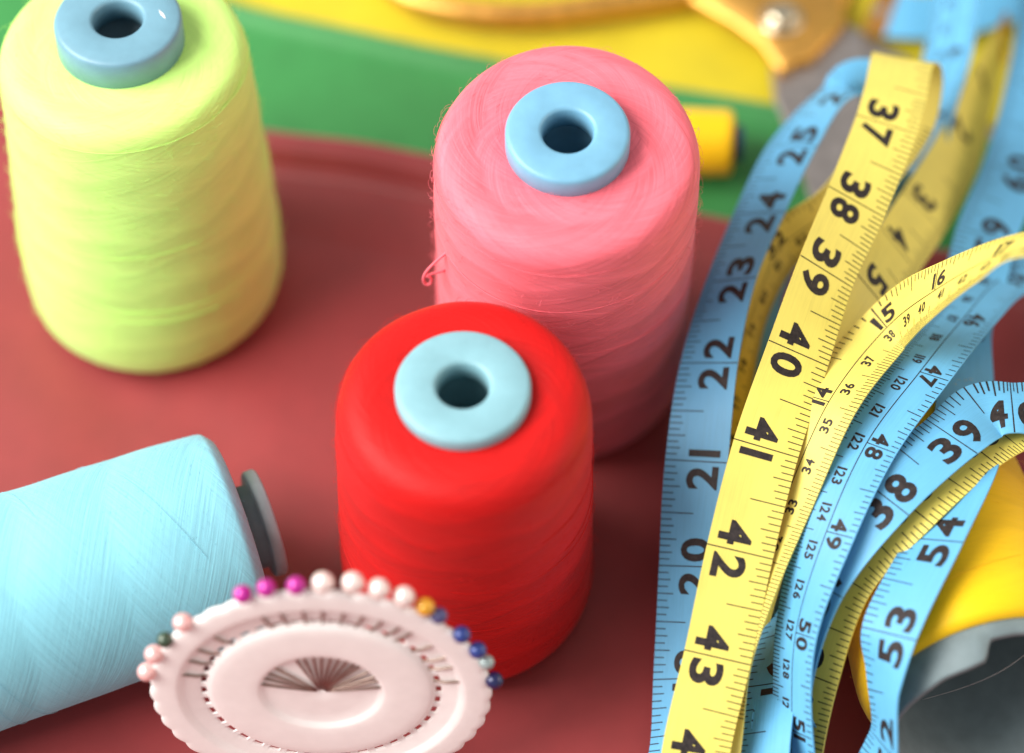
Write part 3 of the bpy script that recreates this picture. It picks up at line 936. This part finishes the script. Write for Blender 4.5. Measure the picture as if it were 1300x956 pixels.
class Printer:
    def __init__(self, band, first, last, face, lim):
        self.b, self.face = band, face
        an = [(c[6], band.s_of(i)) for i, c in enumerate(band.ctrl) if first <= i <= last and c[6] is not None]
        inch = [a[0] for a in an]; s = [a[1] for a in an]
        k0 = 2.42; k1 = 2.42
        inch = [inch[0] - 30] + inch + [inch[-1] + 30]; s = [s[0] - 30 * k0] + s + [s[-1] + 30 * k1]
        self.map = lambda q: float(np.interp(q, inch, s))
        self.lo, self.hi = np.interp(lim[0], inch, inch), lim[1]
        self.lim = lim
        self.sg = 1 if face == 'A' else -1
        self.off = self.sg * (band.t / 2 + 0.006)

    def pt(self, s, w): return tuple(self.b.at(s, w * self.sg, self.off))

    def quad(self, mb, s0, s1, w0, w1, n=1):
        for k in range(n):
            a, b = s0 + (s1 - s0) * k / n, s0 + (s1 - s0) * (k + 1) / n
            mb.add([self.pt(a, w0), self.pt(b, w0), self.pt(b, w1), self.pt(a, w1)], [(0, 1, 2, 3)])

    def tick(self, mb, s, w0, w1, th=0.024): self.quad(mb, s - th / 2, s + th / 2, w0, w1)

    def glyph(self, mb, ch, s_left, w_base, h, wid=None):
        v, f, asp = GLYPH[ch]
        sx = h if wid is None or ch == '1' else wid / asp
        mb.add([self.pt(s_left + x * sx, w_base + y * h) for x, y in v], f)
        return asp * sx

    def width(self, ch, h, wid=None):
        return GLYPH[ch][2] * h if wid is None or ch == '1' else wid

    def face_a(self, mb):
        lo, hi = self.lim
        for k in range(math.ceil(lo * 16), math.floor(hi * 16) + 1):
            s = self.map(k / 16)
            if k % 16 == 0: self.tick(mb, s, 0.75, -0.75, 0.026)
            elif k % 8 == 0: self.tick(mb, s, 0.75, 0.75 - 0.80, 0.024)
            elif k % 4 == 0: self.tick(mb, s, 0.75, 0.75 - 0.42)
            elif k % 2 == 0: self.tick(mb, s, 0.75, 0.75 - 0.33)
            else: self.tick(mb, s, 0.75, 0.75 - 0.27)
        h, wid, base = 0.76, 0.55, -0.56
        for n in range(math.ceil(lo), math.floor(hi) + 1):
            s = self.map(n); t = str(n)
            if len(t) == 2:
                self.glyph(mb, t[0], s - 0.11 - self.width(t[0], h, wid), base, h, wid)
                self.glyph(mb, t[1], s + 0.11, base, h, wid)
            else: self.glyph(mb, t, s - 0.13 - self.width(t, h, wid), base, h, wid)

    def face_b(self, mb):
        lo, hi = self.lim
        a, b = self.map(lo), self.map(hi)
        self.quad(mb, a, b, 0.0, 0.022, max(2, int((b - a) / 0.15)))
        for k in range(math.ceil(lo * 16), math.floor(hi * 16) + 1):
            s = self.map(k / 16)
            if k % 16 == 0: self.tick(mb, s, 0.72, 0.0)
            elif k % 8 == 0: self.tick(mb, s, 0.73, 0.73 - 0.36)
            elif k % 4 == 0: self.tick(mb, s, 0.73, 0.73 - 0.25)
            else: self.tick(mb, s, 0.73, 0.73 - 0.17)
        for k in range(math.ceil(lo * 25.4), math.floor(hi * 25.4) + 1):
            s = self.map(k / 25.4)
            self.tick(mb, s, -0.75, -0.75 + (0.42 if k % 10 == 5 else 0.24 if k % 10 else 0.30), 0.021)
        h, wid = 0.42, 0.30
        for n in range(math.ceil(lo), math.floor(hi) + 1):
            s = self.map(n); t = str(n)
            if len(t) == 2:
                self.glyph(mb, t[0], s - 0.05 - self.width(t[0], h, wid), 0.07, h, wid)
                self.glyph(mb, t[1], s + 0.05, 0.07, h, wid)
            else: self.glyph(mb, t, s - 0.07 - self.width(t, h, wid), 0.07, h, wid)
        h, wid = 0.25, 0.155
        for c in range(math.ceil(lo * 2.54), math.floor(hi * 2.54) + 1):
            s = self.map(c / 2.54); t = str(c)
            ws = [self.width(q, h, wid) for q in t]
            x = s - (sum(ws) + 0.035 * (len(t) - 1)) / 2
            for q, wq in zip(t, ws):
                self.glyph(mb, q, x, -0.35, h, wid); x += wq + 0.035


def tape(name, ctrl, mat, runs, label, tip_mat):
    band = Band(ctrl)
    o = band.mesh(name, mat)
    mb = MB()
    for first, last, face, lo, hi in runs:
        p = Printer(band, first, last, face, (lo, hi))
        (p.face_a if face == 'A' else p.face_b)(mb)
    mb.build("printing", M_INK, o, smooth=False)
    # folded metal tip on the start of the band, with its rivet hole
    mb = MB()
    hw, hh = 0.77, 0.05
    vs = []
    for s in (-0.06, 0.25, 0.55):
        for w, n in ((-hw, hh), (hw, hh), (hw, -hh), (-hw, -hh)):
            vs.append(tuple(band.c[0] + band.T[0] * s + band.W[0] * w + band.N[0] * n))
    fs = [(0, 3, 2, 1), (8, 9, 10, 11)]
    for i in range(2):
        for k in range(4):
            a, b = i * 4 + k, i * 4 + (k + 1) % 4
            fs.append((a, b, b + 4, a + 4))
    mb.add(vs, fs)
    recalc(mb.build("end_tip", tip_mat, o, smooth=False))
    mb = MB()
    c0 = band.c[0] + band.T[0] * 0.22
    n = 20
    for r0, r1, h in ((0.0, 0.13, 0.056), (0.13, 0.17, 0.062)):
        vs = []
        for i in range(n):
            a = 2 * math.pi * i / n
            for r in (r0 + 1e-4, r1):
                vs.append(tuple(c0 + band.T[0] * math.cos(a) * r + band.W[0] * math.sin(a) * r + band.N[0] * h))
        mb.add(vs, [(2 * i, 2 * i + 1, (2 * i + 3) % (2 * n), (2 * i + 2) % (2 * n)) for i in range(n)])
    mb.build("rivet", M_STEEL, o, smooth=False)
    tag(o, label, "tape measure", "soft tape measures tangled together")
    return o


tape("tape_measure", YELLOW_TAPE, M_YTAPE, [(0, 5, 'A', 0.5, 6.3), (13, 20, 'B', 10.6, 18.6), (25, 30, 'A', 19.7, 25.3), (37, 37, 'B', 27.3, 34), (45, 54, 'A', 36.02, 45.5)],
     "yellow tape measure with black inch numbers looped over the heap", M_COPPER)
tape("tape_measure", BLUE_TAPE, M_BTAPE, [(8, 10, 'B', 4.2, 8.5), (18, 20, 'A', 14.5, 17.6), (32, 41, 'A', 17.8, 26.2), (58, 65, 'A', 34.5, 41.2), (70, 76, 'B', 44.3, 51.6), (80, 84, 'A', 51.6, 55.2), (88, 93, 'A', 57.6, 62)],
     "light blue tape measure with black inch numbers tangled with the yellow one", M_COPPER)

# ------------------------------------------------------------------ wheel of pearl-headed pins
TILT = math.radians(84)
K = math.sin(math.radians(61.8) + TILT)
WC = Vector((-4.194, -12.180, 4.100))
wheel = empty("pin_holder", tuple(WC))
wheel.rotation_euler = (TILT, 0, 0)
NS, NP = 480, 40
# pin heads in the plane of the wheel (cm from its centre)
HEADS = [
    (-3.632, 0.838, 'rose', 'lowest pale pink pin head at the left rim of the wheel'),
    (-3.452, 1.494, 'rose', 'pale pink pin head just below the dark green one'),
    (-3.104, 1.965, 'green', 'dark green pin head between pale pink ones on the wheel'),
    (-2.806, 2.689, 'rose', 'pale pink pin head just above the dark green one'),
    (-1.462, 3.711, 'magenta', 'leftmost of the three magenta pin heads, against the turquoise thread'),
    (-0.952, 3.934, 'magenta', 'middle one of the three magenta pin heads'),
    (-0.32, 4.018, 'magenta', 'magenta pin head next to the first white pearl'),
    (0.245, 4.129, 'pearl', 'large white pearl pin head next to the magenta ones'),
    (0.871, 4.129, 'pearl', 'white pearl pin head, second from the magenta ones'),
    (1.406, 3.907, 'pearl', 'white pearl pin head, third from the magenta ones'),
    (1.926, 3.627, 'pearl', 'white pearl pin head beside the gold one'),
    (2.365, 3.26, 'gold', 'gold pin head between a white pearl and a slate one'),
    (2.641, 2.947, 'slate', 'slate violet pin head touching the gold one'),
    (3.117, 2.256, 'blue', 'upper of two royal blue pin heads against the red thread'),
    (3.38, 1.642, 'blue', 'lower of two royal blue pin heads, above the silver one'),
    (3.546, 1.197, 'silver', 'small silver grey pin head at the right rim'),
    (3.609, 0.507, 'navy', 'lowest navy blue pin head at the right rim under the silver one'),
]
PEARL = {   # colour, head radius
    'rose': ((0.86, 0.50, 0.48), 0.215), 'green': ((0.035, 0.065, 0.035), 0.185), 'magenta': ((0.50, 0.012, 0.30), 0.205),
    'pearl': ((0.88, 0.72, 0.68), 0.235), 'gold': ((0.75, 0.36, 0.02), 0.205), 'slate': ((0.07, 0.07, 0.20), 0.19),
    'blue': ((0.018, 0.045, 0.24), 0.195), 'silver': ((0.34, 0.42, 0.42), 0.175), 'navy': ((0.01, 0.014, 0.085), 0.2)}



def rim_r(a):      # forty small scallops
    return 3.69 + 0.065 * abs(math.cos(a * NP / 2))


def plate_height(r):
    pts = [(0, .06), (1.22, .06), (1.28, .08), (1.36, .14), (1.44, .155), (1.9, .165), (2.36, .155), (2.44, .13), (2.50, .07), (2.54, .055), (2.64, .055), (2.70, .09), (2.98, .09), (3.04, .12), (3.14, .20), (3.22, .21), (3.5, .21), (3.62, .20), (3.66, .17)]
    return float(np.interp(r, [p[0] for p in pts], [p[1] for p in pts]))


rs = [0.05, 0.5, 0.9, 1.22, 1.28, 1.36, 1.44, 1.65, 1.9, 2.15, 2.36, 2.44, 2.50, 2.52, 2.64, 2.69, 2.98, 3.04, 3.14, 3.22, 3.36, 3.5, 3.58, 3.66]
mb = MB()
verts, faces = [], []
nr = len(rs)
for i in range(NS):
    a = 2 * math.pi * i / NS
    for j, r in enumerate(rs):
        rr = r
        if r > 3.3: rr = r + (rim_r(a) - 3.66) * (r - 3.3) / 0.36
        verts.append((rr * math.cos(a), rr * math.sin(a), plate_height(r)))
for i in range(NS):
    a = 2 * math.pi * i / NS
    for j, r in enumerate(rs):
        rr = r
        if r > 3.3: rr = r + (rim_r(a) - 3.66) * (r - 3.3) / 0.36
        verts.append((rr * math.cos(a), rr * math.sin(a), 0.0 if r < 3.6 else 0.06))
B = NS * nr
def is_slot(i, j): return rs[j] == 2.52 and ((i + 3) % 12) in (0, 1, 2, 3, 4, 5, 6)
for i in range(NS):
    k = (i + 1) % NS
    for j in range(nr - 1):
        if is_slot(i, j): continue
        a0, a1, b0, b1 = i * nr + j, i * nr + j + 1, k * nr + j, k * nr + j + 1
        faces.append((a0, a1, b1, b0)); faces.append((B + a0, B + b0, B + b1, B + a1))
        if is_slot((i - 1) % NS, j): faces.append((a0, B + a0, B + a1, a1))
        if is_slot(k, j): faces.append((b0, b1, B + b1, B + b0))
        if j + 1 < nr - 1 and is_slot(i, j + 1): faces.append((a1, B + a1, B + b1, b1))
        if j > 0 and is_slot(i, j - 1): faces.append((a0, b0, B + b0, B + a0))
    a, b = i * nr + nr - 1, k * nr + nr - 1
    faces.append((a, B + a, B + b, b))
    a, b = i * nr, k * nr
    faces.append((a, b, B + b, B + a))
mb.add(verts, faces)
wd = mb.build("disc", M_WHITE, wheel)
mdf = wd.modifiers.new("edges", 'BEVEL'); mdf.width = 0.0002; mdf.segments = 2; mdf.limit_method = 'ANGLE'; mdf.angle_limit = math.radians(50)
tag(wheel, "white scalloped plastic wheel holding pearl headed pins", "pin holder")

mb = MB()
add_tube(mb, [(0.10, 0, 0.11), (0.35, 0, 0.12), (0.8, 0, .12), (1.25, 0, 0.12), (1.5, 0, .06), (2.35, 0, 0.03), (2.56, 0, 0.05), (2.74, 0, 0.125), (3.0, 0, 0.13), (3.15, 0, 0.12), (3.75, 0, 0.12)], lambda t: 0.012 + 0.022 * min(1, t * 4), 8)
shaft_proto = mb.build("pin", M_PIN)
shaft_mesh = shaft_proto.data
bpy.data.objects.remove(shaft_proto)
head_mesh = {}


def pearl(col):
    m, nt, b = new_mat("pearl_" + "_".join("%d" % int(c * 99) for c in col))
    tc = node(nt, 'ShaderNodeTexCoord').outputs['Object']
    nt.links.new(ramp(nt, noise_node(nt, tc, 500, 2.0), [(0.3, scaled(col, 0.9)), (0.7, scaled(col, 1.1))]), b.inputs['Base Color'])
    b.inputs['Roughness'].default_value = 0.28
    b.inputs['Coat Weight'].default_value = 0.6
    b.inputs['Coat Roughness'].default_value = 0.12
    b.inputs['Metallic'].default_value = 0.25
    return m


WM = Matrix.Translation(WC * S) @ Matrix.Rotation(TILT, 4, 'X')
for (px, py, key, label) in HEADS:
    col, rad = PEARL[key]
    ang = math.atan2(py, px)
    o = bpy.data.objects.new("pin", shaft_mesh)
    COL.objects.link(o)
    o.matrix_world = WM @ Matrix.Rotation(ang, 4, 'Z')
    tag(o, label, "pin", "pearl headed pins in the white wheel")
    if key not in head_mesh:
        mb = MB()
        pr = [(max(1e-3, rad * math.sin(t)), -rad * math.cos(t)) for t in np.linspace(0, math.pi, 17)]
        add_lathe(mb, pr, 32)
        hb = mb.build("head", pearl(col)); head_mesh[key] = hb.data
        bpy.data.objects.remove(hb)
    h = bpy.data.objects.new("head", head_mesh[key]); COL.objects.link(h)
    h.parent = o
    h.location = (max(3.84, math.hypot(px, py)) * S, 0, 0.17 * S)
    h.rotation_euler = (0, math.radians(90), 0)
